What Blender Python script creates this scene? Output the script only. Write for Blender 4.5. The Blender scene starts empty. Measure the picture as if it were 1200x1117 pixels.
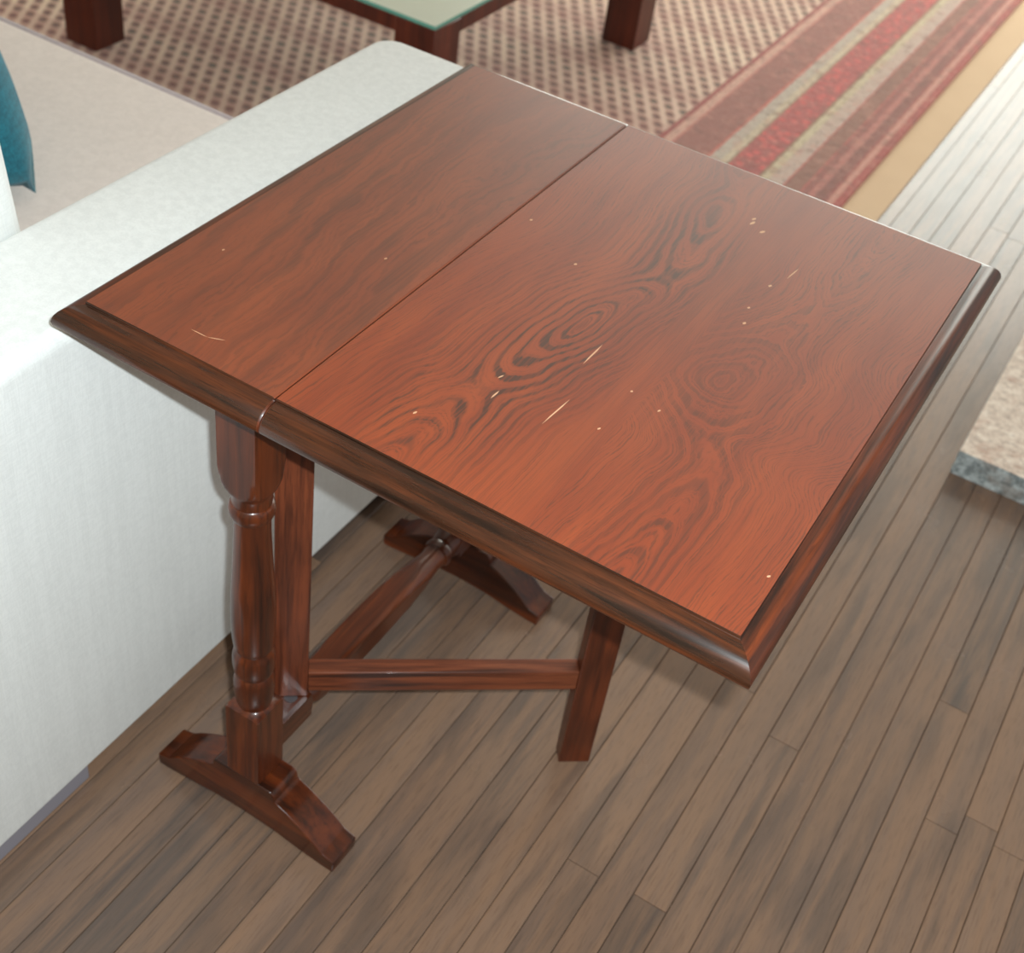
import bpy, bmesh, math, random
from mathutils import Vector, Matrix
random.seed(7)
scn = bpy.context.scene
COL = scn.collection
PI = math.pi

# ------------------------------------------------------------------ camera
Rm = Matrix(((0.8502, -0.4251, 0.3106), (0.5121, 0.5306, -0.6754), (0.1223, 0.7333, 0.6688)))
CAM = Vector((0.5348, -0.6525, 1.4297))
cd = bpy.data.cameras.new('camera')
cam = bpy.data.objects.new('camera', cd)
COL.objects.link(cam)
cam.matrix_world = Matrix.Translation(CAM) @ Rm.to_quaternion().to_matrix().to_4x4()
cd.sensor_fit = 'HORIZONTAL'
cd.sensor_width = 36.0
cd.lens = 1556.2 / 1200 * 36
cd.clip_start = 0.02
cd.dof.use_dof = True
cd.dof.focus_distance = 1.10
cd.dof.aperture_fstop = 8.5
scn.camera = cam

# ------------------------------------------------------------------ world, lights, exposure
w = bpy.data.worlds.new('world')
scn.world = w
w.use_nodes = True
bg = w.node_tree.nodes['Background']
bg.inputs[0].default_value = (1.0, 0.985, 0.965, 1)
bg.inputs[1].default_value = 0.50

def area(name, loc, target, sx, sy, power, col):
    d = bpy.data.lights.new(name, 'AREA')
    d.shape = 'RECTANGLE'
    d.size, d.size_y, d.energy, d.color = sx, sy, power, col
    o = bpy.data.objects.new(name, d)
    COL.objects.link(o)
    o.location = loc
    o.rotation_euler = (Vector(target) - Vector(loc)).to_track_quat('-Z', 'Y').to_euler()
    return o
# the camera's own flash, a few centimetres above the lens
area('camera_flash', CAM + Rm @ Vector((0.036, 0.030, 0.0)), (0.05, 0.35, 0.35), 0.024, 0.012, 26.0, (0.86, 0.96, 1.0))
# daylight through the window in the far wall
area('window_daylight', (-0.45, 5.66, 1.35), (-0.45, 0.0, 1.35), 4.7, 2.0, 164, (0.97, 1.0, 0.91))

scn.view_settings.view_transform = 'Standard'
scn.view_settings.look = 'None'
scn.view_settings.gamma = 1.0
scn.view_settings.use_curve_mapping = False
scn.view_settings.exposure = 0.0

# ------------------------------------------------------------------ material helpers
def lin(r, g, b):
    f = lambda c: (c / 255 / 12.92) if c / 255 <= 0.04045 else ((c / 255 + 0.055) / 1.055) ** 2.4
    return (f(r), f(g), f(b), 1)

class NT:
    def __init__(s, name):
        s.m = bpy.data.materials.new(name)
        s.m.use_nodes = True
        s.t = s.m.node_tree
        s.bsdf = s.t.nodes['Principled BSDF']
    def n(s, kind, **props):
        x = s.t.nodes.new(kind)
        for k, v in props.items():
            setattr(x, k, v)
        return x
    def put(s, sock, v):
        if hasattr(v, 'is_linked') or isinstance(v, bpy.types.NodeSocket):
            s.t.links.new(v, sock)
        else:
            sock.default_value = v
    def math(s, op, a, b=None, c=None, clamp=False):
        x = s.n('ShaderNodeMath', operation=op)
        x.use_clamp = clamp
        s.put(x.inputs[0], a)
        if b is not None: s.put(x.inputs[1], b)
        if c is not None: s.put(x.inputs[2], c)
        return x.outputs[0]
    def mix(s, f, a, b, blend='MIX'):
        x = s.n('ShaderNodeMix', data_type='RGBA', blend_type=blend)
        s.put(x.inputs[0], f); s.put(x.inputs[6], a); s.put(x.inputs[7], b)
        return x.outputs[2]
    def ramp(s, f, stops, interp='LINEAR'):
        x = s.n('ShaderNodeValToRGB')
        cr = x.color_ramp
        cr.interpolation = interp
        while len(cr.elements) < len(stops):
            cr.elements.new(0.5)
        for e, (p, c) in zip(cr.elements, stops):
            e.position = p
            e.color = c if len(c) == 4 else (*c, 1)
        s.put(x.inputs[0], f)
        return x.outputs[0]
    def gray(s, f, a, b, va=0.0, vb=1.0):
        x = s.n('ShaderNodeMapRange')
        x.interpolation_type = 'SMOOTHSTEP'
        s.put(x.inputs[0], f)
        x.inputs[1].default_value, x.inputs[2].default_value = a, b
        x.inputs[3].default_value, x.inputs[4].default_value = va, vb
        return x.outputs[0]
    def coord(s, kind='Object'):
        return s.n('ShaderNodeTexCoord').outputs[kind]
    def pos(s):
        return s.n('ShaderNodeNewGeometry').outputs['Position']
    def mapping(s, v, scale=(1, 1, 1), loc=(0, 0, 0), rot=(0, 0, 0)):
        x = s.n('ShaderNodeMapping')
        s.put(x.inputs[0], v)
        x.inputs['Scale'].default_value = scale
        s.put(x.inputs['Location'], loc)
        x.inputs['Rotation'].default_value = rot
        return x.outputs[0]
    def noise(s, v, scale=1.0, detail=3.0, rough=0.5, dist=0.0, dim='3D', w=None):
        x = s.n('ShaderNodeTexNoise', noise_dimensions=dim)
        if dim != '1D': s.put(x.inputs['Vector'], v)
        if w is not None: s.put(x.inputs['W'], w)
        x.inputs['Scale'].default_value = scale
        x.inputs['Detail'].default_value = detail
        x.inputs['Roughness'].default_value = rough
        x.inputs['Distortion'].default_value = dist
        return x.outputs[0]
    def bump(s, h, strength=0.3, dist=0.001):
        x = s.n('ShaderNodeBump')
        x.inputs['Strength'].default_value = strength
        x.inputs['Distance'].default_value = dist
        s.put(x.inputs['Height'], h)
        s.t.links.new(x.outputs[0], s.bsdf.inputs['Normal'])
    def out(s, color=None, rough=None, **kw):
        if color is not None: s.put(s.bsdf.inputs['Base Color'], color)
        if rough is not None: s.put(s.bsdf.inputs['Roughness'], rough)
        for k, v in kw.items():
            s.put(s.bsdf.inputs[k.replace('_', ' ')], v)
        return s.m

def wood_mat(name, dark, mid, light, axis='Y', rough=0.3, coat=0.4, fine=1.0):
    """stained timber with streaks running along one axis"""
    t = NT(name)
    sc = {'X': (3, 60, 60), 'Y': (60, 3, 60), 'Z': (60, 60, 3)}[axis]
    v = t.mapping(t.coord(), scale=tuple(a * fine for a in sc))
    a = t.noise(v, 1.0, 5, 0.6, 0.4)
    v2 = t.mapping(t.coord(), scale=tuple(a * 4 * fine for a in sc))
    b = t.noise(v2, 1.0, 3, 0.6)
    big = t.noise(t.coord(), 9, 2)
    c = t.ramp(a, [(0.32, dark), (0.50, mid), (0.70, light)])
    pore = t.gray(b, 0.53, 0.66)
    c = t.mix(t.math('MULTIPLY', pore, 0.45), c, dark)
    c = t.mix(t.math('MULTIPLY', t.gray(big, 0.4, 0.7), 0.35), c, dark)
    t.bump(b, 0.12, 0.0006)
    return t.out(c, rough, Coat_Weight=coat, Coat_Roughness=0.10, Specular_IOR_Level=0.35)

def top_mat(name, freq, dark, mid, light, contrast):
    """table-top veneer: the growth rings are contours of the mesh attribute 'grain'"""
    t = NT(name)
    at = t.n('ShaderNodeAttribute', attribute_name='grain')
    g = at.outputs['Fac']
    p = t.coord()
    warp = t.noise(t.mapping(p, scale=(16, 9, 10)), 1.0, 2, 0.5)
    warp2 = t.noise(t.mapping(p, scale=(95, 22, 10)), 1.0, 3, 0.7)
    g2 = t.math('ADD', g, t.math('MULTIPLY', t.math('SUBTRACT', warp, 0.5), 0.026))
    g3 = t.math('ADD', g2, t.math('MULTIPLY', t.math('SUBTRACT', warp2, 0.5), 0.0120))
    ph = t.math('MULTIPLY_ADD', t.noise(None, 30, 1.0, 0.5, dim='1D', w=g3), 5.0, t.math('MULTIPLY', g3, freq * 6.2832))
    wid = t.noise(t.mapping(p, scale=(14, 5, 5)), 1.0, 2, 0.5)
    band = t.math('ADD', t.math('SINE', ph), t.math('MULTIPLY', t.math('SUBTRACT', wid, 0.5), 2.6))
    fg = t.n('ShaderNodeAttribute', attribute_name='figure').outputs['Fac']
    fine = t.noise(None, 330, 1.0, 0.5, dim='1D', w=g3)
    pores = t.noise(t.mapping(p, scale=(430, 15, 10)), 1.0, 2, 0.6)
    patch = t.noise(t.mapping(p, scale=(11, 3.0, 5)), 1.0, 2, 0.5)
    b = t.math('MULTIPLY', t.gray(band, 0.15, 1.0), fg)
    f = t.gray(fine, 0.45, 0.62)
    pr = t.gray(pores, 0.42, 0.60)
    d1 = t.math('MULTIPLY', b, t.math('MULTIPLY_ADD', pr, 0.45, 0.55))
    d2 = t.math('MULTIPLY', t.math('MULTIPLY', f, t.math('MULTIPLY_ADD', pr, 0.6, 0.4)), 0.62)
    d = t.math('MAXIMUM', d1, t.math('MULTIPLY', d2, t.math('MULTIPLY_ADD', t.gray(patch, 0.35, 0.6), 0.45, 0.55)))
    d = t.math('MINIMUM', t.math('MULTIPLY', d, contrast, clamp=True), 0.92)
    soft = t.noise(t.mapping(p, scale=(30, 4, 5)), 1.0, 3, 0.55)
    c = t.mix(t.gray(soft, 0.35, 0.68), mid, light)
    c = t.mix(d, c, dark)
    t.bump(t.math('ADD', pores, t.math('MULTIPLY', band, 0.3)), 0.05, 0.0005)
    rg = t.math('MULTIPLY_ADD', t.noise(p, 6, 3), 0.14, 0.36)
    return t.out(c, rg, Coat_Weight=0.9, Coat_Roughness=0.36, Coat_IOR=1.42, Specular_IOR_Level=0.18)

DK, MD, LT = lin(58, 34, 25), lin(122, 49, 21), lin(137, 59, 25)
M = {}
M['leaf'] = top_mat('stained_oak_figured', 62, lin(54, 31, 22), MD, LT, 0.9)
M['fixed'] = top_mat('stained_oak_straight', 40, lin(60, 35, 25), lin(113, 51, 27), lin(128, 60, 31), 0.7)
M['mould'] = wood_mat('moulding_oak', lin(34, 17, 10), lin(80, 36, 17), lin(112, 50, 22), 'Y', 0.42, 0.12, 1.9)
M['mouldx'] = wood_mat('moulding_oak_cross', lin(30, 17, 10), lin(64, 33, 17), lin(92, 45, 22), 'X', 0.27, 0.35, 1.9)
M['turned'] = wood_mat('turned_oak', lin(32, 14, 8), lin(82, 35, 14), lin(116, 53, 20), 'Z', 0.32, 0.35, 0.9)
M['stretch'] = wood_mat('stretcher_oak', lin(40, 18, 10), lin(88, 39, 17), lin(116, 55, 24), 'Y', 0.28, 0.5, 0.7)
M['foot'] = wood_mat('foot_oak', lin(34, 15, 8), lin(84, 36, 14), lin(114, 52, 20), 'X', 0.28, 0.35, 0.7)
M['gatez'] = wood_mat('gate_oak_upright', lin(48, 24, 16), lin(102, 50, 30), lin(126, 64, 38), 'Z', 0.42, 0.10, 1.6)
M['legz'] = wood_mat('gate_leg_oak', lin(46, 20, 12), lin(94, 42, 20), lin(112, 52, 25), 'Z', 0.36, 0.25, 0.7)
M['gatex'] = wood_mat('gate_oak_rail', lin(52, 26, 17), lin(110, 56, 34), lin(134, 74, 46), 'X', 0.42, 0.10, 1.5)
M['coffee'] = wood_mat('coffee_table_wood', lin(58, 22, 14), lin(84, 34, 20), lin(102, 44, 26), 'Z', 0.40, 0.1, 0.5)

t = NT('pale_scratch'); M['scratch'] = t.out(lin(205, 160, 125), 0.6)
t = NT('grey_metal'); M['greymetal'] = t.out(lin(110, 108, 110), 0.4, Metallic=0.9)

def fabric(name, col, col2, fx=900.0, strength=0.25):
    t = NT(name)
    p = t.coord()
    a = t.noise(t.mapping(p, scale=(fx, fx, fx * 0.12)), 1.0, 2, 0.6)
    b = t.noise(t.mapping(p, scale=(fx * 0.15, fx * 0.15, fx)), 1.0, 2, 0.6)
    big = t.noise(p, 14, 3)
    h = t.math('ADD', a, b)
    wv = t.noise(t.mapping(p, scale=(110, 110, 5)), 1.0, 2, 0.6)
    f = t.math('ADD', t.math('MULTIPLY', t.gray(h, 0.85, 1.15), 0.6), t.math('ADD', t.math('MULTIPLY', t.gray(big, 0.35, 0.65), 0.12), t.math('MULTIPLY', t.gray(wv, 0.4, 0.6), 0.3)))
    t.bump(h, strength, 0.0008)
    return t.out(t.mix(f, col, col2), 0.92, Sheen_Weight=0.15)
M['sofa'] = fabric('white_woven_upholstery', lin(216, 217, 214), lin(227, 228, 225), 600)
M['seat'] = fabric('seat_upholstery', lin(216, 204, 197), lin(226, 214, 207), 500, 0.15)
M['frontstrip'] = fabric('front_strip_fabric', lin(168, 156, 160), lin(182, 170, 174), 500, 0.1)
M['teal'] = fabric('teal_velvet', lin(14, 84, 102), lin(24, 118, 136), 700, 0.2)
t = NT('grey_painted_foot'); M['sofafoot'] = t.out(lin(138, 134, 142), 0.6)

# floor boards
def plank_mat():
    t = NT('floor_board_timber')
    oi = t.n('ShaderNodeObjectInfo')
    rnd = oi.outputs['Random']
    off = t.n('ShaderNodeCombineXYZ')
    t.put(off.inputs[0], t.math('MULTIPLY', rnd, 37.0)); t.put(off.inputs[1], t.math('MULTIPLY', rnd, 91.0))
    p = t.pos()
    v = t.mapping(p, scale=(44, 2.6, 1), loc=off.outputs[0])
    a = t.noise(v, 1.0, 5, 0.65, 0.8)
    v3 = t.mapping(p, scale=(20, 3.0, 1), loc=off.outputs[0])
    blot = t.noise(v3, 1.0, 3, 0.55, 0.3)
    v2 = t.mapping(p, scale=(420, 26, 1), loc=off.outputs[0])
    b = t.noise(v2, 1.0, 3, 0.65)
    base = t.ramp(rnd, [(0.0, lin(90, 76, 68)), (0.3, lin(106, 88, 76)), (0.55, lin(116, 94, 80)), (0.8, lin(130, 104, 86)), (1.0, lin(98, 80, 70))])
    c = t.mix(t.math('MULTIPLY', t.gray(a, 0.35, 0.62), 0.55), base, lin(138, 106, 82))
    c = t.mix(t.math('MULTIPLY', t.gray(blot, 0.48, 0.66), 0.50), c, lin(78, 69, 64))
    c = t.mix(t.math('MULTIPLY', t.gray(b, 0.48, 0.68), 0.28), c, lin(70, 56, 48))
    t.bump(t.math('ADD', t.math('MULTIPLY', a, 0.4), b), 0.12, 0.0008)
    rg = t.math('MULTIPLY_ADD', t.noise(p, 11, 3), 0.14, 0.18)
    return t.out(c, rg, Coat_Weight=0.1, Coat_Roughness=0.2)
M['plank'] = plank_mat()
def subfloor_mat():
    t = NT('floor_boards_beyond')
    p = t.pos()
    sx = t.n('ShaderNodeSeparateXYZ'); t.put(sx.inputs[0], p)
    u = t.math('DIVIDE', t.math('SUBTRACT', sx.outputs[0], 0.3748), 0.045)
    fr = t.math('FRACT', u)
    cell = t.n('ShaderNodeTexWhiteNoise', noise_dimensions='1D'); t.put(cell.inputs['W'], t.math('FLOOR', u))
    gap = t.math('LESS_THAN', fr, 0.035)
    c = t.ramp(cell.outputs[0], [(0, lin(106, 88, 77)), (0.5, lin(122, 98, 83)), (1, lin(136, 108, 88))])
    n = t.noise(t.mapping(p, scale=(26, 3.2, 1)), 1.0, 4)
    c = t.mix(t.math('MULTIPLY', n, 0.5), c, lin(92, 76, 68))
    c = t.mix(gap, c, lin(30, 24, 20))
    return t.out(c, 0.32)
M['floor'] = subfloor_mat()

# rug ------------------------------------------------------------------
RX0, RX1, RY0, RY1 = -2.95, -0.004, 0.90, 4.9
def rug_mat():
    t = NT('knotted_wool_rug')
    p = t.pos()
    sp = t.n('ShaderNodeSeparateXYZ'); t.put(sp.inputs[0], p)
    x, y = sp.outputs[0], sp.outputs[1]
    d = t.math('MINIMUM', t.math('MINIMUM', t.math('SUBTRACT', RX1, x), t.math('SUBTRACT', x, RX0)),
               t.math('MINIMUM', t.math('SUBTRACT', y, RY0), t.math('SUBTRACT', RY1, y)))
    # field of staggered leaf-shaped motifs
    row = t.math('DIVIDE', y, 0.0330)
    ri = t.math('FLOOR', row); fy = t.math('SUBTRACT', t.math('FRACT', row), 0.5)
    par = t.math('MULTIPLY', t.math('MODULO', ri, 2.0), 0.5)
    colu = t.math('ADD', t.math('DIVIDE', x, 0.0400), par)
    ci = t.math('FLOOR', colu); fx = t.math('SUBTRACT', t.math('FRACT', colu), 0.5)
    wn = t.n('ShaderNodeTexWhiteNoise', noise_dimensions='2D')
    cb = t.n('ShaderNodeCombineXYZ'); t.put(cb.inputs[0], ci); t.put(cb.inputs[1], ri); t.put(wn.inputs['Vector'], cb.outputs[0])
    # lean the motif a little, with a hooked tip
    ux = t.math('ADD', fx, t.math('MULTIPLY', fy, 0.25))
    rr = t.math('SQRT', t.math('ADD', t.math('POWER', t.math('DIVIDE', ux, 0.33), 2.0), t.math('POWER', t.math('DIVIDE', fy, 0.40), 2.0)))
    body = t.gray(rr, 0.85, 1.15, 1.0, 0.0)
    core = t.gray(rr, 0.50, 0.88, 1.0, 0.0)
    ny = t.noise(p, 2.2, 2)
    ground = t.mix(t.gray(ny, 0.4, 0.65), lin(216, 184, 164), lin(228, 202, 178))
    ringc = t.mix(wn.outputs[0], lin(164, 112, 96), lin(150, 120, 102))
    corec = t.ramp(t.math('FRACT', t.math('MULTIPLY', ri, 0.3333)), [(0, lin(72, 46, 38)), (0.3, lin(92, 74, 60)), (0.62, lin(104, 58, 48))], 'CONSTANT')
    q = t.math('ADD', t.math('ADD', t.math('DIVIDE', x, 0.04), t.math('DIVIDE', y, 0.066)), 0.75)
    qd = t.math('ABSOLUTE', t.math('SUBTRACT', t.math('FRACT', q), 0.5))
    f0 = t.mix(t.gray(qd, 0.22, 0.40, 0.75, 0.0), ground, lin(184, 136, 118))
    f = t.mix(t.math('MULTIPLY', body, 0.8), f0, ringc)
    f = t.mix(core, f, corec)
    red = t.math('LESS_THAN', t.math('FRACT', t.math('DIVIDE', ri, 6.0)), 0.17)
    f = t.mix(t.math('MULTIPLY', red, 0.25), f, lin(150, 70, 64))
    # border stripes by distance from the edge of the rug
    u = t.math('DIVIDE', d, 0.46, clamp=True)
    S = [(0.0, (150, 62, 55)), (0.019, (176, 122, 108)), (0.034, (140, 66, 58)), (0.040, (120, 66, 58)), (0.062, (160, 96, 86)),
         (0.078, (132, 70, 62)), (0.094, (166, 78, 70)), (0.098, (128, 84, 70)), (0.134, (166, 74, 66)), (0.138, (170, 148, 136)), (0.172, (176, 162, 134)),
         (0.190, (130, 104, 78)), (0.196, (184, 72, 68)), (0.270, (132, 108, 86)), (0.275, (178, 162, 138)), (0.292, (164, 150, 138)), (0.318, (170, 84, 72)),
         (0.325, (134, 80, 70)), (0.408, (166, 92, 82)), (0.414, (182, 138, 122)), (0.436, (140, 58, 52)), (0.4485, (176, 140, 124))]
    wob = t.math('MULTIPLY', t.math('SUBTRACT', t.noise(p, 60, 2), 0.5), 0.012)
    bc = t.ramp(t.math('ADD', u, wob), [(a / 0.46, lin(*[min(255, int(q * 1.12)) for q in c])) for a, c in S], 'CONSTANT')
    cl = t.noise(p, 34, 3, 0.6)
    bc = t.mix(t.math('MULTIPLY', t.gray(cl, 0.50, 0.68), 0.40), bc, lin(192, 132, 114))
    bc = t.mix(t.math('MULTIPLY', t.gray(t.noise(p, 23, 3, 0.6), 0.52, 0.68), 0.45), bc, lin(112, 70, 58))
    along = t.math('ADD', x, y)
    m1 = t.n('ShaderNodeTexVoronoi'); t.put(m1.inputs['Vector'], p); m1.inputs['Scale'].default_value = 42
    m2 = t.n('ShaderNodeTexVoronoi'); t.put(m2.inputs['Vector'], p); m2.inputs['Scale'].default_value = 75
    inmid = t.math('MULTIPLY', t.math('GREATER_THAN', d, 0.196), t.math('LESS_THAN', d, 0.270))
    dk = t.math('MULTIPLY', t.gray(m1.outputs['Distance'], 0.15, 0.55), 0.55)
    bc2 = t.mix(t.math('MULTIPLY', inmid, dk), bc, lin(116, 62, 62))
    lt = t.math('MULTIPLY', t.math('MULTIPLY', inmid, t.gray(m2.outputs['Distance'], 0.30, 0.12)), 0.6)
    bc3 = t.mix(lt, bc2, lin(226, 134, 120))
    dots = t.gray(m2.outputs['Distance'], 0.34, 0.16)
    bc4 = t.mix(t.math('MULTIPLY', t.math('SUBTRACT', 1.0, inmid), t.math('MULTIPLY', dots, 0.50)), bc3, lin(96, 66, 62))
    isb = t.math('LESS_THAN', d, 0.4500)
    c = t.mix(isb, f, bc4)
    nf = t.noise(p, 420, 2)
    c = t.mix(t.math('MULTIPLY', t.gray(nf, 0.4, 0.7), 0.22), c, lin(206, 186, 168))
    t.bump(t.math('ADD', t.math('MULTIPLY', nf, 1.0), t.math('MULTIPLY', core, -0.3)), 0.6, 0.003)
    return t.out(c, 0.95, Sheen_Weight=0.25)
M['rug'] = rug_mat()
t = NT('beige_underlay'); n1 = t.noise(t.pos(), 260, 3)
n2 = t.noise(t.pos(), 9, 2); t.bump(n1, 0.5, 0.002)
M['underlay'] = t.out(t.mix(t.math('ADD', t.math('MULTIPLY', n1, 0.5), t.math('MULTIPLY', n2, 0.5)), lin(206, 176, 144), lin(222, 194, 162)), 0.95)

def stone_mat(name, cols):
    t = NT(name)
    p = t.pos()
    v = t.n('ShaderNodeTexVoronoi'); t.put(v.inputs['Vector'], p); v.inputs['Scale'].default_value = 170
    n = t.noise(p, 70, 5, 0.7)
    b = t.noise(p, 13, 3, 0.6, 0.5)
    c = t.ramp(n, [(0.30, cols[0]), (0.45, cols[1]), (0.58, cols[2]), (0.75, cols[3])])
    c = t.mix(t.math('MULTIPLY', t.gray(b, 0.53, 0.66), 0.55), c, cols[4])
    sepn = t.n('ShaderNodeSeparateColor'); t.put(sepn.inputs[0], v.outputs['Color'])
    c = t.mix(t.math('MULTIPLY', t.gray(sepn.outputs[0], 0.80, 0.95), 0.5), c, cols[0])
    t.bump(n, 0.5, 0.002)
    return t.out(c, 0.6)
M['stone'] = stone_mat('mottled_pink_stone', [lin(160, 142, 130), lin(198, 178, 162), lin(218, 202, 186), lin(230, 220, 210), lin(168, 124, 102)])
M['stoneside'] = stone_mat('rough_grey_stone', [lin(92, 98, 98), lin(146, 154, 154), lin(186, 194, 194), lin(214, 220, 220), lin(150, 138, 128)])

t = NT('frosted_glass')
M['glass'] = t.out(lin(214, 220, 204), 0.30, Transmission_Weight=0.25, IOR=1.45)
t = NT('glass_edge'); M['glassedge'] = t.out(lin(120, 190, 172), 0.15, Transmission_Weight=0.3)
t = NT('wall_paint'); M['wall'] = t.out(t.mix(t.noise(t.pos(), 3, 3), lin(212, 205, 192), lin(220, 213, 200)), 0.85)
t = NT('ceiling_paint'); M['ceil'] = t.out(lin(240, 238, 233), 0.9)
t = NT('white_trim_paint'); M['trim'] = t.out(lin(228, 228, 222), 0.45)
t = NT('window_glass'); M['pane'] = t.out((1, 1, 1, 1), 0.0, Transmission_Weight=1.0, IOR=1.01)

# ------------------------------------------------------------------ mesh helpers
def obj(name, bm, mats, parent=None, smooth=None, bevel=None, seg=2):
    me = bpy.data.meshes.new(name)
    bm.normal_update()
    bm.to_mesh(me); bm.free()
    for m in (mats if isinstance(mats, (list, tuple)) else [mats]):
        me.materials.append(m)
    if smooth is not None:
        me.polygons.foreach_set('use_smooth', [True] * len(me.polygons))
        me.set_sharp_from_angle(angle=math.radians(smooth))
    o = bpy.data.objects.new(name, me)
    COL.objects.link(o)
    if parent: o.parent = parent
    if bevel:
        md = o.modifiers.new('bevel', 'BEVEL')
        md.width = bevel; md.segments = seg; md.limit_method = 'ANGLE'; md.angle_limit = math.radians(35)
        md.harden_normals = False
        me.polygons.foreach_set('use_smooth', [True] * len(me.polygons))
        me.set_sharp_from_angle(angle=math.radians(60))
    return o

def empty(name, loc, label, cat, group=None, rotz=0):
    o = bpy.data.objects.new(name, None)
    COL.objects.link(o)
    o.location = loc; o.rotation_euler = (0, 0, rotz); o.empty_display_size = 0.1
    o['label'] = label; o['category'] = cat
    if group: o['group'] = group
    return o

def tag(o, label, cat):
    o['label'] = label; o['category'] = cat
    return o

def box(bm, x0, x1, y0, y1, z0, z1, mat=0):
    v = [bm.verts.new(p) for p in ((x0, y0, z0), (x1, y0, z0), (x1, y1, z0), (x0, y1, z0), (x0, y0, z1), (x1, y0, z1), (x1, y1, z1), (x0, y1, z1))]
    fs = []
    for q in ((0, 3, 2, 1), (4, 5, 6, 7), (0, 1, 5, 4), (1, 2, 6, 5), (2, 3, 7, 6), (3, 0, 4, 7)):
        f = bm.faces.new([v[i] for i in q]); f.material_index = mat; fs.append(f)
    return v, fs

def new(): return bmesh.new()

def prism_xz(bm, pts, y0, y1):
    a = [bm.verts.new((x, y0, z)) for x, z in pts]
    b = [bm.verts.new((x, y1, z)) for x, z in pts]
    n = len(pts)
    bm.faces.new(a); bm.faces.new(b[::-1])
    for i in range(n):
        j = (i + 1) % n
        bm.faces.new((a[j], a[i], b[i], b[j]))
    bmesh.ops.recalc_face_normals(bm, faces=bm.faces[:])

def interp(knots, x):
    if x <= knots[0][0]: return knots[0][1]
    for (a, va), (b, vb) in zip(knots, knots[1:]):
        if x <= b:
            s = (x - a) / (b - a); s = s * s * (3 - 2 * s)
            return va + (vb - va) * s
    return knots[-1][1]

def turned(bm, prof, h, place, n=64):
    """rings of a square stock (half side h) cut by a turning of radius prof[i][1] at height prof[i][0]"""
    rings = []
    for z, R in prof:
        ring = []
        for k in range(n):
            a = 2 * PI * k / n
            c, s = math.cos(a), math.sin(a)
            r = min(h / max(abs(c), abs(s)), R)
            ring.append(bm.verts.new(place(r * c, r * s, z)))
        rings.append(ring)
    for r0, r1 in zip(rings, rings[1:]):
        for k in range(n):
            bm.faces.new((r0[k], r0[(k + 1) % n], r1[(k + 1) % n], r1[k]))
    bm.faces.new(rings[0][::-1]); bm.faces.new(rings[-1])
    bmesh.ops.recalc_face_normals(bm, faces=bm.faces[:])

def smooth_prof(k, step=0.003):
    """Catmull-Rom through the knots of a turning profile"""
    out = []
    for i in range(len(k) - 1):
        p0 = k[max(i - 1, 0)]; p1 = k[i]; p2 = k[i + 1]; p3 = k[min(i + 2, len(k) - 1)]
        n = max(1, int((p2[0] - p1[0]) / step))
        for j in range(n):
            s = j / n
            z = p1[0] + (p2[0] - p1[0]) * s
            m1 = (p2[1] - p0[1]) / max(p2[0] - p0[0], 1e-6) * (p2[0] - p1[0]); m2 = (p3[1] - p1[1]) / max(p3[0] - p1[0], 1e-6) * (p2[0] - p1[0])
            r = (2*s**3-3*s**2+1)*p1[1] + (s**3-2*s**2+s)*m1 + (-2*s**3+3*s**2)*p2[1] + (s**3-s**2)*m2
            out.append((z, r))
    out.append(k[-1])
    return out

# ------------------------------------------------------------------ the setting
def struct(name, bm, m, parent=None, **kw):
    o = obj(name, bm, m, parent, **kw)
    if parent is None: o['kind'] = 'structure'
    return o
bm = new(); box(bm, -3.6, 2.6, -1.6, 5.6, -0.16, -0.0125)
floor = struct('floor', bm, M['floor'])

def plank(x0, x1, y0, y1):
    """one board with eased top edges"""
    bm = new()
    g = 0.0004; c = 0.0008; zb, zt = -0.0125, 0.0
    tint = None
    x0 += g; x1 -= g; y0 += g; y1 -= g
    lo = [bm.verts.new(p) for p in ((x0, y0, zb), (x1, y0, zb), (x1, y1, zb), (x0, y1, zb))]
    mi = [bm.verts.new(p) for p in ((x0, y0, zt - c), (x1, y0, zt - c), (x1, y1, zt - c), (x0, y1, zt - c))]
    d = 0.0009
    e = 0.0002
    hi = [bm.verts.new(p) for p in ((x0 + d, y0 + e, zt), (x1 - d, y0 + e, zt), (x1 - d, y1 - e, zt), (x0 + d, y1 - e, zt))]
    for i in range(4):
        j = (i + 1) % 4
        bm.faces.new((lo[i], lo[j], mi[j], mi[i])); bm.faces.new((mi[i], mi[j], hi[j], hi[i]))
    bm.faces.new(hi); bm.faces.new(lo[::-1])
    return obj('plank', bm, M['plank'], floor)
PW = 0.045
fixed_joints = {0: 0.242, -1: 0.62, 7: 0.603, 1: 0.565, 5: 0.774}
nplank = 0
for k in range(-17, 26):
    x0 = 0.3748 + k * PW
    ylo = -0.75 if x0 < 0.9 else 0.2
    yhi = 1.45 if x0 < -0.03 else 4.5
    cuts = [ylo]
    if k in fixed_joints:
        cuts.append(fixed_joints[k])
    y = cuts[-1] if k in fixed_joints else ylo - random.uniform(0, 0.5)
    while True:
        y += random.uniform(1.3, 2.8)
        if y > yhi - 0.25: break
        if y > cuts[-1] + 0.3: cuts.append(y)
    cuts.append(yhi)
    for a, b in zip(cuts, cuts[1:]):
        plank(x0, x0 + PW, a, b); nplank += 1
print('planks', nplank)

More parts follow.
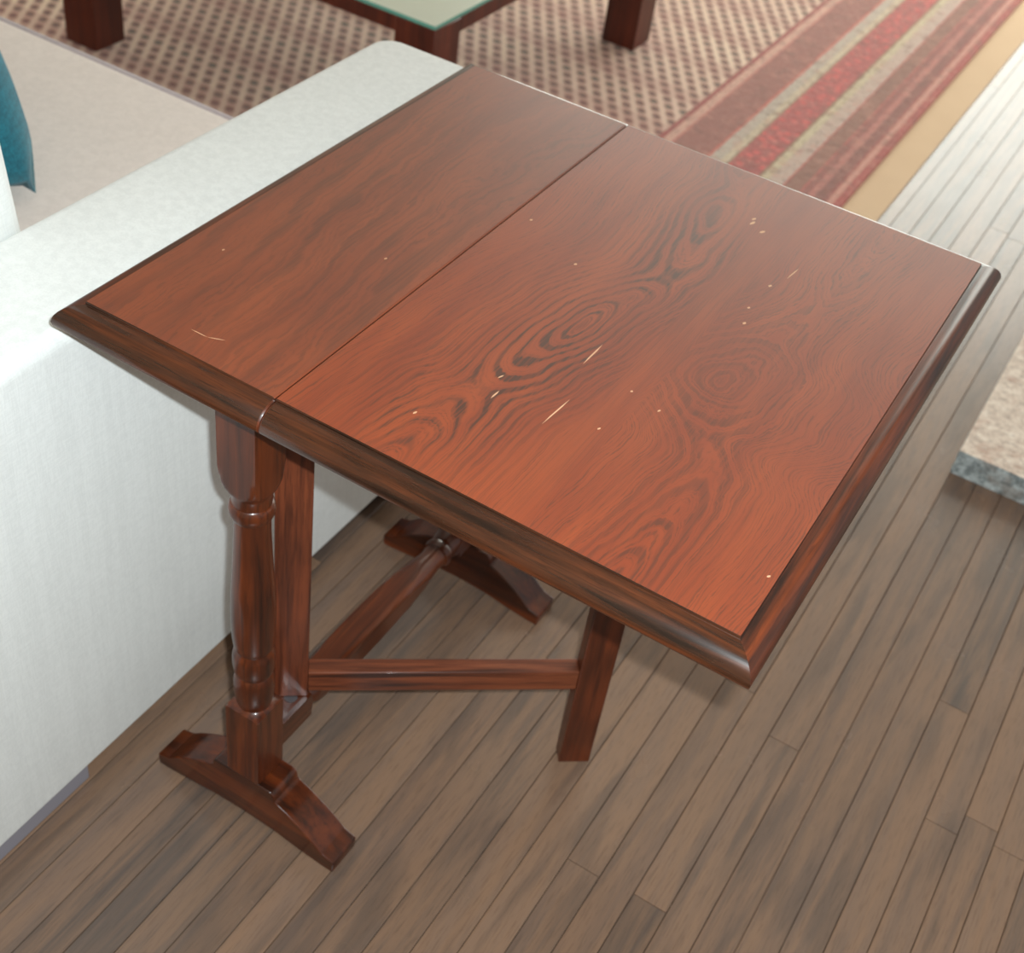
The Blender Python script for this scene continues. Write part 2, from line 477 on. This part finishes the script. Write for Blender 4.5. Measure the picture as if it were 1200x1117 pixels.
# far wall with a wide low window (behind the scene's far end; it lights and mirrors in the floor)
WY = 5.6
bm = new()
wx0, wx1, wz0, wz1 = -2.85, 1.95, 0.30, 2.40
box(bm, -3.6, wx0, WY, WY + 0.14, -0.16, 2.6)
box(bm, wx1, 2.6, WY, WY + 0.14, -0.16, 2.6)
box(bm, wx0, wx1, WY, WY + 0.14, -0.16, wz0)
box(bm, wx0, wx1, WY, WY + 0.14, wz1, 2.6)
struct('wall_back', bm, M['wall'])
bm = new()
for a, b, c_, d_ in ((wx0, wx0 + .06, wz0, wz1), (wx1 - .06, wx1, wz0, wz1), (wx0 + .06, wx1 - .06, wz0, wz0 + .06), (wx0 + .06, wx1 - .06, wz1 - .06, wz1), (-1.28, -1.22, wz0 + .06, wz1 - .06), (0.32, 0.38, wz0 + .06, wz1 - .06)):
    box(bm, a, b, WY - 0.02, WY + 0.03, c_, d_)
win = struct('window_1', bm, M['trim'], bevel=0.004)
bm = new(); box(bm, -3.6, 2.6, WY - 0.018, WY, -0.012, 0.11)
struct('baseboard_back', bm, M['trim'], bevel=0.004)

bm = new(); box(bm, -3.6, 2.6, -1.6, 5.74, 2.6, 2.7)
struct('ceiling', bm, M['ceil'])
bm = new(); box(bm, -3.6, 2.6, -1.74, -1.6, -0.16, 2.7)
struct('wall_front', bm, M['wall'])  # unseen room wall behind the camera, added to cut fill light from there
bm = new(); box(bm, -3.74, -3.6, -1.74, 5.74, -0.16, 2.7)
struct('wall_left', bm, M['wall'])  # unseen too; put in to keep ambient light off the left-hand faces

# ------------------------------------------------------------------ rug, underlay
bm = new(); box(bm, -2.9, 0.076, 0.95, 4.86, 0.0002, 0.0042)
o = obj('carpet_underlay', bm, M['underlay'], bevel=0.0015)
tag(o, 'plain beige underlay strip showing beside the dark red edge of the patterned rug', 'underlay')
bm = new(); box(bm, RX0, RX1, RY0, RY1, 0.0044, 0.0125)
o = obj('patterned_rug', bm, M['rug'], bevel=0.003)
tag(o, 'red and beige wool rug with small leaf motifs and a striped red border', 'rug')

# ------------------------------------------------------------------ gateleg table
H = 0.72
XL, XN, Y1 = -0.230, 0.4482, 0.6857
PX, PY, PY2, HB = -0.0717, 0.0785, 0.5640, 0.0228
table = empty('gateleg_table', (0, 0, 0), 'dark-stained oak gateleg side table with one leaf raised, beside the white sofa arm', 'table')
MOULD = [(0.0226, 0.7200), (0.0221, 0.7194), (0.0219, 0.7172), (0.0212, 0.7166), (0.0170, 0.7163), (0.0125, 0.7152), (0.0085, 0.7130),
         (0.0050, 0.7101), (0.0022, 0.7065), (0.0006, 0.7028), (0.0, 0.6995), (0.0008, 0.6962), (0.0030, 0.6945)]
ZU = 0.6945

h1 = [(0, .012), (.06, .034), (.105, .056), (.145, .072), (.20, .046), (.285, .002), (.35, .030), (.41, .062), (.48, .045), (.56, .030), (.62, .052), (.69, .030)]
h2 = [(0, .002), (.03, .012), (.0676, .030), (.1125, .046), (.1724, .066), (.21, .070), (.25, .045), (.29, .002), (.34, .034), (.385, .066), (.46, .075), (.56, .05), (.69, .04)]
c1 = [(0, .115), (.12, .118), (.20, .135), (.29, .150), (.42, .178), (.60, .160), (.69, .15)]
c2 = [(0, .322), (.11, .331), (.17, .333), (.23, .30), (.29, .288), (.36, .30), (.5, .32), (.69, .33)]
kx = [(0, 2.2), (.19, 2.1), (.27, 1.3), (.33, 1.3), (.42, 2.0), (.69, 2.0)]
def figure_leaf(x, y):
    a = math.exp(-((x - interp(c1, y)) / .072) ** 2) * interp([(0, .5), (.08, 1.15), (.22, 1.25), (.30, 1.1), (.46, 1), (.60, .55), (.69, .3)], y)
    b = math.exp(-((x - interp(c2, y)) / .050) ** 2) * interp([(0, .75), (.19, .75), (.30, .60), (.42, .45), (.69, .15)], y)
    return max(a, b, .10)
def figure_fixed(x, y):
    return .55 + .25 * math.sin(7 * x + 9 * y)
def grain_leaf(x, y):
    a = math.sqrt((2.1 * (x - interp(c1, y))) ** 2 + interp(h1, y) ** 2)
    b = math.sqrt((interp(kx, y) * (x - interp(c2, y))) ** 2 + interp(h2, y) ** 2)
    s = min(max((x - 0.215) / 0.03, 0), 1)
    return a * (1 - s) + (b + 0.31) * s if 0 < s < 1 else (a if s == 0 else b + 0.31)
def grain_fixed(x, y):
    return 0.55 * (x + 0.3) + 0.02 * math.sin(y * 5 + x * 9)

def top_panel(name, hx, ox, grain, fieldmat, figure):
    """a board with a moulded edge on three sides; hx = hinge side x, ox = outer side x"""
    sgn = 1 if ox > hx else -1
    bm = new()
    lay = bm.verts.layers.float.new('grain'); lay2 = bm.verts.layers.float.new('figure')
    d0 = MOULD[0][0]
    x_in = ox - sgn * d0
    y0, y1 = d0, Y1 - d0
    hr = 0.0017                                   # eased hinge edge
    nx = max(2, int(abs(x_in - hx) / 0.004)); ny = int((y1 - y0) / 0.004)
    X = [hx + sgn * hr + (x_in - hx - sgn * hr) * i / nx for i in range(nx + 1)]
    Y = [y0 + (y1 - y0) * j / ny for j in range(ny + 1)]
    grid = [[bm.verts.new((x, y, H)) for y in Y] for x in X]
    for i, x in enumerate(X):
        for j, y in enumerate(Y):
            grid[i][j][lay] = grain(x, y); grid[i][j][lay2] = figure(x, y)
    faces = []
    for i in range(nx):
        for j in range(ny):
            faces.append(bm.faces.new((grid[i][j], grid[i + 1][j], grid[i + 1][j + 1], grid[i][j + 1])))
    # moulding loops: near side, outer side, far side
    prev = None
    for d, z in MOULD:
        xo = ox - sgn * d
        hxx = hx + sgn * hr
        row = [(hxx, d, z), (xo, d, z), (xo, Y1 - d, z), (hxx, Y1 - d, z)]
        if prev is None:
            cur = [grid[0][0], grid[nx][0], grid[nx][ny], grid[0][ny]]
            # first loop reuses the border of the field
            edges = [[grid[i][0] for i in range(nx + 1)], [grid[nx][j] for j in range(ny + 1)], [grid[i][ny] for i in range(nx, -1, -1)]]
        else:
            cur = [bm.verts.new(p) for p in row]
            edges = [[cur[0], cur[1]], [cur[1], cur[2]], [cur[2], cur[3]]]
        if prev is not None:
            for s in range(3):
                f = bm.faces.new(list(prev[s]) + list(reversed(edges[s])))
                f.material_index = 2 if s != 1 else 1
        prev = edges
        last = cur
        if d == d0: first = cur
    # underside
    a = last
    f = bm.faces.new([a[0], a[3], a[2], a[1]]); f.material_index = 1
    # hinge side: end profile closed with a strip
    col = [grid[0][j] for j in range(ny + 1)]
    def hv(y, z): return bm.verts.new((hx, y, z))
    t0, t1 = hv(y0, H - hr), hv(y1, H - hr)
    f = bm.faces.new([t0] + col + [t1]); f.material_index = 0
    # moulding end caps at the hinge line
    nearv = [v for v in bm.verts if abs(v.co.x - (hx + sgn * hr)) < 1e-6]
    near = sorted([v for v in nearv if v.co.y <= d0 + 1e-6], key=lambda v: -v.co.z)
    far = sorted([v for v in nearv if v.co.y >= Y1 - d0 - 1e-6], key=lambda v: -v.co.z)
    b0, b1 = hv(0.004, ZU), hv(Y1 - 0.004, ZU)
    n_in = [hv(max(v.co.y, 0) + 0.0008, v.co.z - 0.0008) for v in near[1:]]
    f_in = [hv(v.co.y - 0.0008, v.co.z - 0.0008) for v in far[1:]]
    chain_n = [t0] + n_in; chain_f = [t1] + f_in
    for ch, src in ((chain_n, near), (chain_f, far)):
        for i in range(len(src) - 1):
            f = bm.faces.new((src[i], src[i + 1], ch[i + 1], ch[i])); f.material_index = 1
    f = bm.faces.new(chain_n + chain_f[::-1]); f.material_index = 1
    f = bm.faces.new((near[-1], far[-1], chain_f[-1], chain_n[-1])); f.material_index = 1
    bm.verts.remove(b0); bm.verts.remove(b1)
    bmesh.ops.recalc_face_normals(bm, faces=bm.faces[:])
    o = obj(name, bm, [fieldmat, M['mould'], M['mouldx']], table, smooth=38)
    return o
leaf = top_panel('leaf', 0.0002, XN, grain_leaf, M['leaf'], figure_leaf)
leaf['label'] = 'raised leaf with swirling figured grain and small pale scratches'
fixed = top_panel('fixed_top', -0.0002, XL, grain_fixed, M['fixed'], figure_fixed)
fixed['label'] = 'narrow fixed section with plain straight grain'

# pale scratches and chips lying in the polish of the leaf
bm = new()
def scratch(a, b, wdt):
    a, b = Vector(a), Vector(b)
    d = (b - a); L = max(d.length, 1e-4); d /= L
    n = Vector((-d.y, d.x))
    pts = [a, a + d * L * .3 + n * wdt, a + d * L * .7 + n * wdt * .8, b, b - d * L * .3 - n * wdt, a + d * L * .3 - n * wdt * .7]
    lo = [bm.verts.new((p.x, p.y, H + 0.00002)) for p in pts]; hi = [bm.verts.new((p.x, p.y, H + 0.00012)) for p in pts]
    bm.faces.new(hi); bm.faces.new(lo[::-1])
    for i in range(6):
        bm.faces.new((lo[i], lo[(i + 1) % 6], hi[(i + 1) % 6], hi[i]))
for a, b, wd in [((.1787, .2313), (.1787, .2689), .0008), ((.1914, .1361), (.1939, .1805), .0007), ((.1399, .1372), (.1401, .1508), .0008),
                 ((.2008, .5603), (.2028, .5700), .0016), ((.2156, .5520), (.2186, .5600), .0018), ((.1988, .5706), (.2008, .5776), .0014),
                 ((.2719, .490), (.2744, .5163), .0006), ((.2630, .4640), (.2640, .4690), .0014), ((.2613, .4144), (.2623, .4184), .0012),
                 ((.2683, .3870), (.2693, .3920), .0014), ((.0203, .4065), (.0213, .4105), .0013), ((.0949, .3660), (.0959, .3700), .0014),
                 ((.2308, .2240), (.2318, .2270), .0011), ((.130, .165), (.132, .172), .0008), ((.100, .078), (.101, .083), .0010),
                 ((.262, .215), (.263, .219), .0010), ((.4180, .0900), (.4200, .0935), .0010), ((.232, .160), (.233, .164), .0009)]:
    scratch(a, b, wd)
o = obj('scratches', bm, M['scratch'], leaf); o['kind'] = 'stuff'
bm = new()
for a, b, wd in [((-.1129, .0497), (-.0950, .0500), .0004), ((-.0950, .0500), (-.0807, .0563), .0004), ((-.1724, .1608), (-.1719, .1640), .0010), ((-.0500, .2500), (-.0492, .2540), .0010)]:
    scratch(a, b, wd)
o = obj('scratches', bm, M['scratch'], fixed); o['kind'] = 'stuff'

# posts
BIG = 0.04
post_k = [(0.2055, .0190), (.2120, .0208), (.2300, .0228), (.2480, .0224), (.2570, .0202)]
ring_k = [(.2580, .0196), (.2640, .0222), (.2780, .0236), (.2920, .0226), (.2975, .0200)]
body_k = [(.2990, .0198), (.3060, .0220), (.3300, .0237), (.3600, .0240), (.3900, .0230), (.4300, .0208), (.4700, .0190), (.4985, .0183)]
bead_k = [(.4990, .0205), (.5060, .0232), (.5120, .0234), (.5180, .0214)]
neck_k = [(.5190, .0202), (.5280, .0206), (.5350, .0222), (.5410, .0268), (.5500, .0298), (.5640, .0318), (.5760, .0330)]
prof = [(0.0838, .0314), (0.0850, BIG), (0.2000, BIG), (0.2015, .0300), (0.2040, .0205)]
for kk in (post_k, ring_k, body_k, bead_k, neck_k): prof += smooth_prof(kk)
prof += [(0.578, BIG), (ZU - 0.0002, BIG)]
def make_post(y):
    bm = new()
    turned(bm, prof, HB, lambda a, b, z: (PX + a, y + b, z))
    return obj('post', bm, M['turned'], table, smooth=32)
make_post(PY); make_post(PY2)

# trestle feet
FT = [(-.1340, .0), (-.1345, .0175), (-.1325, .0195), (-.1180, .0235), (-.1160, .0250), (-.1130, .0275), (-.1050, .0345), (-.0900, .0455), (-.0750, .0550), (-.0620, .0620), (-.0520, .0660), (-.0465, .0690), (-.0455, .0770), (-.0430, .0815), (-.0385, .0838)]
right = [(-x, z) for x, z in reversed(FT)]
under = [(.118, 0.0), (.085, .0035), (.045, .010), (0, .012), (-.045, .010), (-.085, .0035), (-.118, 0.0)]
def make_foot(y):
    bm = new()
    prism_xz(bm, [(PX + x, z) for x, z in FT + right + under], y - .0232, y + .0232)
    return obj('foot', bm, M['foot'], table, bevel=0.0016, seg=2)
make_foot(PY); make_foot(PY2)

# turned stretcher between the posts, square blocks at the ends
SZ = 0.121
def stretcher():
    bm = new()
    B = .04
    k1 = [(.1700, .0165), (.1780, .0205), (.2100, .0240), (.2600, .0266), (.3200, .0268), (.3700, .0250), (.4200, .0200), (.4500, .0165), (.4640, .0170)]
    k2 = [(.4650, .0195), (.4700, .0215), (.4760, .0205), (.4790, .0180)]
    k3 = [(.4800, .0185), (.4900, .0200), (.4990, .0225)]
    pr = [(PY + HB, B), (.1640, B), (.1655, .0215)]
    for kk in (k1, k2, k3): pr += smooth_prof(kk, 0.004)
    pr += [(.5000, B), (PY2 - HB, B)]
    turned(bm, pr, .0195, lambda a, b, z: (PX - .002 + a, z, SZ + b), 48)
    return obj('stretcher', bm, M['stretch'], table, smooth=32)
stretcher()

# top rail joining the posts under the fixed section
bm = new(); box(bm, PX - .011, PX + .011, PY + HB, PY2 - HB, .630, ZU - .0002)
obj('top_rail', bm, M['stretch'], table, bevel=.001)
for y in (PY, PY2):
    bm = new(); box(bm, -.205, PX - HB, y - .014, y + .014, .668, ZU - .0002)
    obj('bearer', bm, M['foot'], table, bevel=.001)

# swinging gate
GP = Vector((-.0565, .1580))                      # stile's front right edge
gd = Vector((.2613, .1966)).normalized(); gn = Vector((-gd.y, gd.x))
gate_ang = math.atan2(gd.y, gd.x)
def gate_part(name, u0, u1, z0, z1, mat, parent, w0=0.0, th=.022, bev=.0012):
    bm = new(); box(bm, u0, u1, w0, w0 + th, z0, z1)
    o = obj(name, bm, mat, parent, bevel=bev)
    o.location = (GP.x, GP.y, 0); o.rotation_euler = (0, 0, gate_ang)
    return o
gate_len = Vector((.2613, .1966)).length
gate_part('gate_stile', -.040, 0, SZ + .0200, .6935, M['gatez'], table)
gate_part('gate_leg', gate_len, gate_len + .041, 0.0002, .6935, M['legz'], table, w0=-.0005, th=.024)
gate_part('gate_rail', 0, gate_len, .1500, .1840, M['gatex'], table, w0=.0008, th=.0215)
gate_part('gate_rail', 0, gate_len, .6300, .6680, M['gatex'], table, w0=.0008, th=.0215)
bm = new()
turned(bm, [(SZ + .0195, .008), (SZ + .0202, .008)], .02, lambda a, b, z: (PX + a, .145 + b, z), 24)
o = obj('pivot_disc', bm, M['greymetal'], table, smooth=30)  # small grey metallic disc on the stretcher block, by the stile

# ------------------------------------------------------------------ sofa
sofa = empty('sofa', (-1.3, 0.3, 0), 'white woven fabric sofa with a squared padded arm, behind the table', 'sofa')
def P(o):
    o.matrix_parent_inverse = Matrix.Translation(-Vector(o.parent.location)) if o.parent else Matrix()
    return o
def rounded(name, x0, x1, y0, y1, z0, z1, r, mat, parent, seg=6, puff=0.0):
    bm = new()
    v, f = box(bm, x0, x1, y0, y1, z0, z1)
    bmesh.ops.bevel(bm, geom=bm.edges[:], offset=r, segments=seg, profile=0.5, affect='EDGES', clamp_overlap=True)
    o = obj(name, bm, mat, parent, smooth=40)
    return P(o)
AZ, AX0, AX1 = .660, -.412, -.250
SX = -2.45
def arm(x0, x1):
    bm = new()
    y0, y1, z0, z1 = -.22, .772, .036, AZ
    # body in slices so that its edges roll over and its face bows slightly
    box(bm, x0, x1, y0, y1, z0, z1)
    up = [e for e in bm.edges if abs(e.verts[0].co.z - e.verts[1].co.z) > .1]
    bmesh.ops.bevel(bm, geom=[e for e in up if e.verts[0].co.y > .5], offset=.036, segments=8, profile=.5, affect='EDGES')
    top = [e for e in bm.edges if min(e.verts[0].co.z, e.verts[1].co.z) > z1 - 1e-5]
    bmesh.ops.bevel(bm, geom=top, offset=.017, segments=6, profile=.5, affect='EDGES')
    lo = [e for e in bm.edges if max(e.verts[0].co.z, e.verts[1].co.z) < z0 + 1e-5]
    bmesh.ops.bevel(bm, geom=lo, offset=.006, segments=3, profile=.5, affect='EDGES')
    return P(obj('arm', bm, M['sofa'], sofa, smooth=40))
arm(AX0, AX1)
arm(SX - .162, SX)
rounded('base', SX + .001, AX0 - .001, -.21, .803, .05, .408, .010, M['sofa'], sofa, 4)
o = rounded('front_strip', SX + .002, AX0 - .002, .7685, .790, .4085, .428, .008, M['frontstrip'], sofa, 4); o['label'] = 'greyish lavender strip along the seat front'  # separate lavender-grey strip along the front edge of the seat
mid = (SX + AX0) / 2
rounded('seat_cushion', mid + .002, AX0 - .002, .12, .768, .4085, .437, .012, M['seat'], sofa)
rounded('seat_cushion', SX + .002, mid - .002, .12, .768, .4085, .437, .012, M['seat'], sofa)
br = rounded('backrest', SX + .002, AX0 - .003, -.19, .152, .41, .86, .022, M['sofa'], sofa)
br.rotation_euler = (math.radians(5), 0, 0)
br.location = (0, .0520, -.012)
for fx in (AX1 - .115, SX - .155):
    for y0, y1 in ((-.19, -.010), (.62, .75)):
        bm = new()
        box(bm, fx, fx + .107, y0, y1, 0.0003, .0365)
        P(obj('foot', bm, M['sofafoot'], sofa, bevel=.002)).__setitem__('label', 'grey block foot')

# teal cushion leaning on the backrest
def cushion():
    bm = new()
    n = 22; W, T = .225, .085
    g = {}
    for s in (1, -1):
        for i in range(n + 1):
            for j in range(n + 1):
                a, b = 2 * i / n - 1, 2 * j / n - 1
                edge = (1 - a ** 4) * (1 - b ** 4)
                pull = .93 + .07 * (a * a * b * b) ** .7
                x = a * W * (pull + .02 * (abs(b) ** 3)); y = b * W * (pull + .02 * (abs(a) ** 3))
                z = s * T * max(edge, 0) ** .42 + .004 * math.sin(9 * a + 4 * b) * edge
                border = i in (0, n) or j in (0, n)
                if border and s == -1:
                    g[(s, i, j)] = g[(1, i, j)]
                else:
                    g[(s, i, j)] = bm.verts.new((x, y, 0 if border else z))
        for i in range(n):
            for j in range(n):
                q = [g[(s, i, j)], g[(s, i + 1, j)], g[(s, i + 1, j + 1)], g[(s, i, j + 1)]]
                bm.faces.new(q if s == 1 else q[::-1])
    bmesh.ops.recalc_face_normals(bm, faces=bm.faces[:])
    return obj('throw_cushion', bm, M['teal'], None, smooth=80)
cu = cushion()
cu.rotation_euler = (math.radians(105), 0, 0)
cu.location = (-.948, .362, .664)
tag(cu, 'teal velvet cushion leaning against the white sofa backrest', 'cushion')

# ------------------------------------------------------------------ coffee table
CT = empty('coffee_table', (-.712, 1.392, .0127), 'low square coffee table with dark red-brown legs and a pale green glass top', 'coffee table', rotz=math.radians(-0.5))
LX, LY, HT = .980, 1.035, .3575
lw = .091
def cbox(name, x0, x1, y0, y1, z0, z1, mat, parent=CT, bev=.002):
    bm = new(); box(bm, x0, x1, y0, y1, z0, z1)
    return obj(name, bm, mat, parent, bevel=bev)
for x in (-lw, -LX):
    for y in (0, LY - lw):
        cbox('leg', x, x + lw, y, y + lw, 0, HT - .0081, M['coffee'])
ap = .030
z0, z1 = HT - .0082 - ap, HT - .0081
cbox('apron', -LX + lw, -lw, .001, .024, z0, z1, M['coffee'])
cbox('apron', -LX + lw, -lw, LY - .024, LY - .001, z0, z1, M['coffee'])
cbox('apron', -.024, -.001, lw, LY - lw, z0, z1, M['coffee'])
cbox('apron', -LX + .001, -LX + .024, lw, LY - lw, z0, z1, M['coffee'])
bm = new()
v, f = box(bm, -LX + .002, -.002, .002, LY - .002, HT - .008, HT)
for q in f[2:]: q.material_index = 1
gl = obj('glass_top', bm, [M['glass'], M['glassedge']], CT, bevel=.0012)
gl['label'] = 'frosted pale glass with green edges'

# ------------------------------------------------------------------ stone slab at the right
bm = new()
sx0, sx1, sy0, sy1, sz = .4625, 1.55, 1.280, 2.75, .050
nx, ny, nz = 44, 60, 4
def sv(i, j, k):
    x = sx0 + (sx1 - sx0) * i / nx; y = sy0 + (sy1 - sy0) * j / ny; z = .0003 + (sz - .0003) * k / nz
    return x, y, z
G = {}
def gv(i, j, k):
    if (i, j, k) not in G:
        x, y, z = sv(i, j, k)
        rr = random.Random(i * 7919 + j * 131 + k)
        if 0 < k < nz:
            if i in (0, nx): x += rr.uniform(-.0022, .0012)
            if j in (0, ny): y += rr.uniform(-.0022, .0012)
        if k == nz and (i in (0, nx) or j in (0, ny)): z -= rr.uniform(0, .0018)
        G[(i, j, k)] = bm.verts.new((x, y, z))
    return G[(i, j, k)]
for i in range(nx):
    for j in range(ny):
        f = bm.faces.new((gv(i, j, nz), gv(i + 1, j, nz), gv(i + 1, j + 1, nz), gv(i, j + 1, nz))); f.material_index = 0
        bm.faces.new((gv(i, j, 0), gv(i, j + 1, 0), gv(i + 1, j + 1, 0), gv(i + 1, j, 0))).material_index = 1
for k in range(nz):
    for i in range(nx):
        bm.faces.new((gv(i, 0, k), gv(i + 1, 0, k), gv(i + 1, 0, k + 1), gv(i, 0, k + 1))).material_index = 1
        bm.faces.new((gv(i, ny, k), gv(i, ny, k + 1), gv(i + 1, ny, k + 1), gv(i + 1, ny, k))).material_index = 1
    for j in range(ny):
        bm.faces.new((gv(0, j, k), gv(0, j, k + 1), gv(0, j + 1, k + 1), gv(0, j + 1, k))).material_index = 1
        bm.faces.new((gv(nx, j, k), gv(nx, j + 1, k), gv(nx, j + 1, k + 1), gv(nx, j, k + 1))).material_index = 1
bmesh.ops.recalc_face_normals(bm, faces=bm.faces[:])
o = obj('hearth_slab', bm, [M['stone'], M['stoneside']], None, smooth=50)
tag(o, 'thick mottled pinkish-cream stone slab with a rough grey edge, on the floorboards at right', 'stone slab')
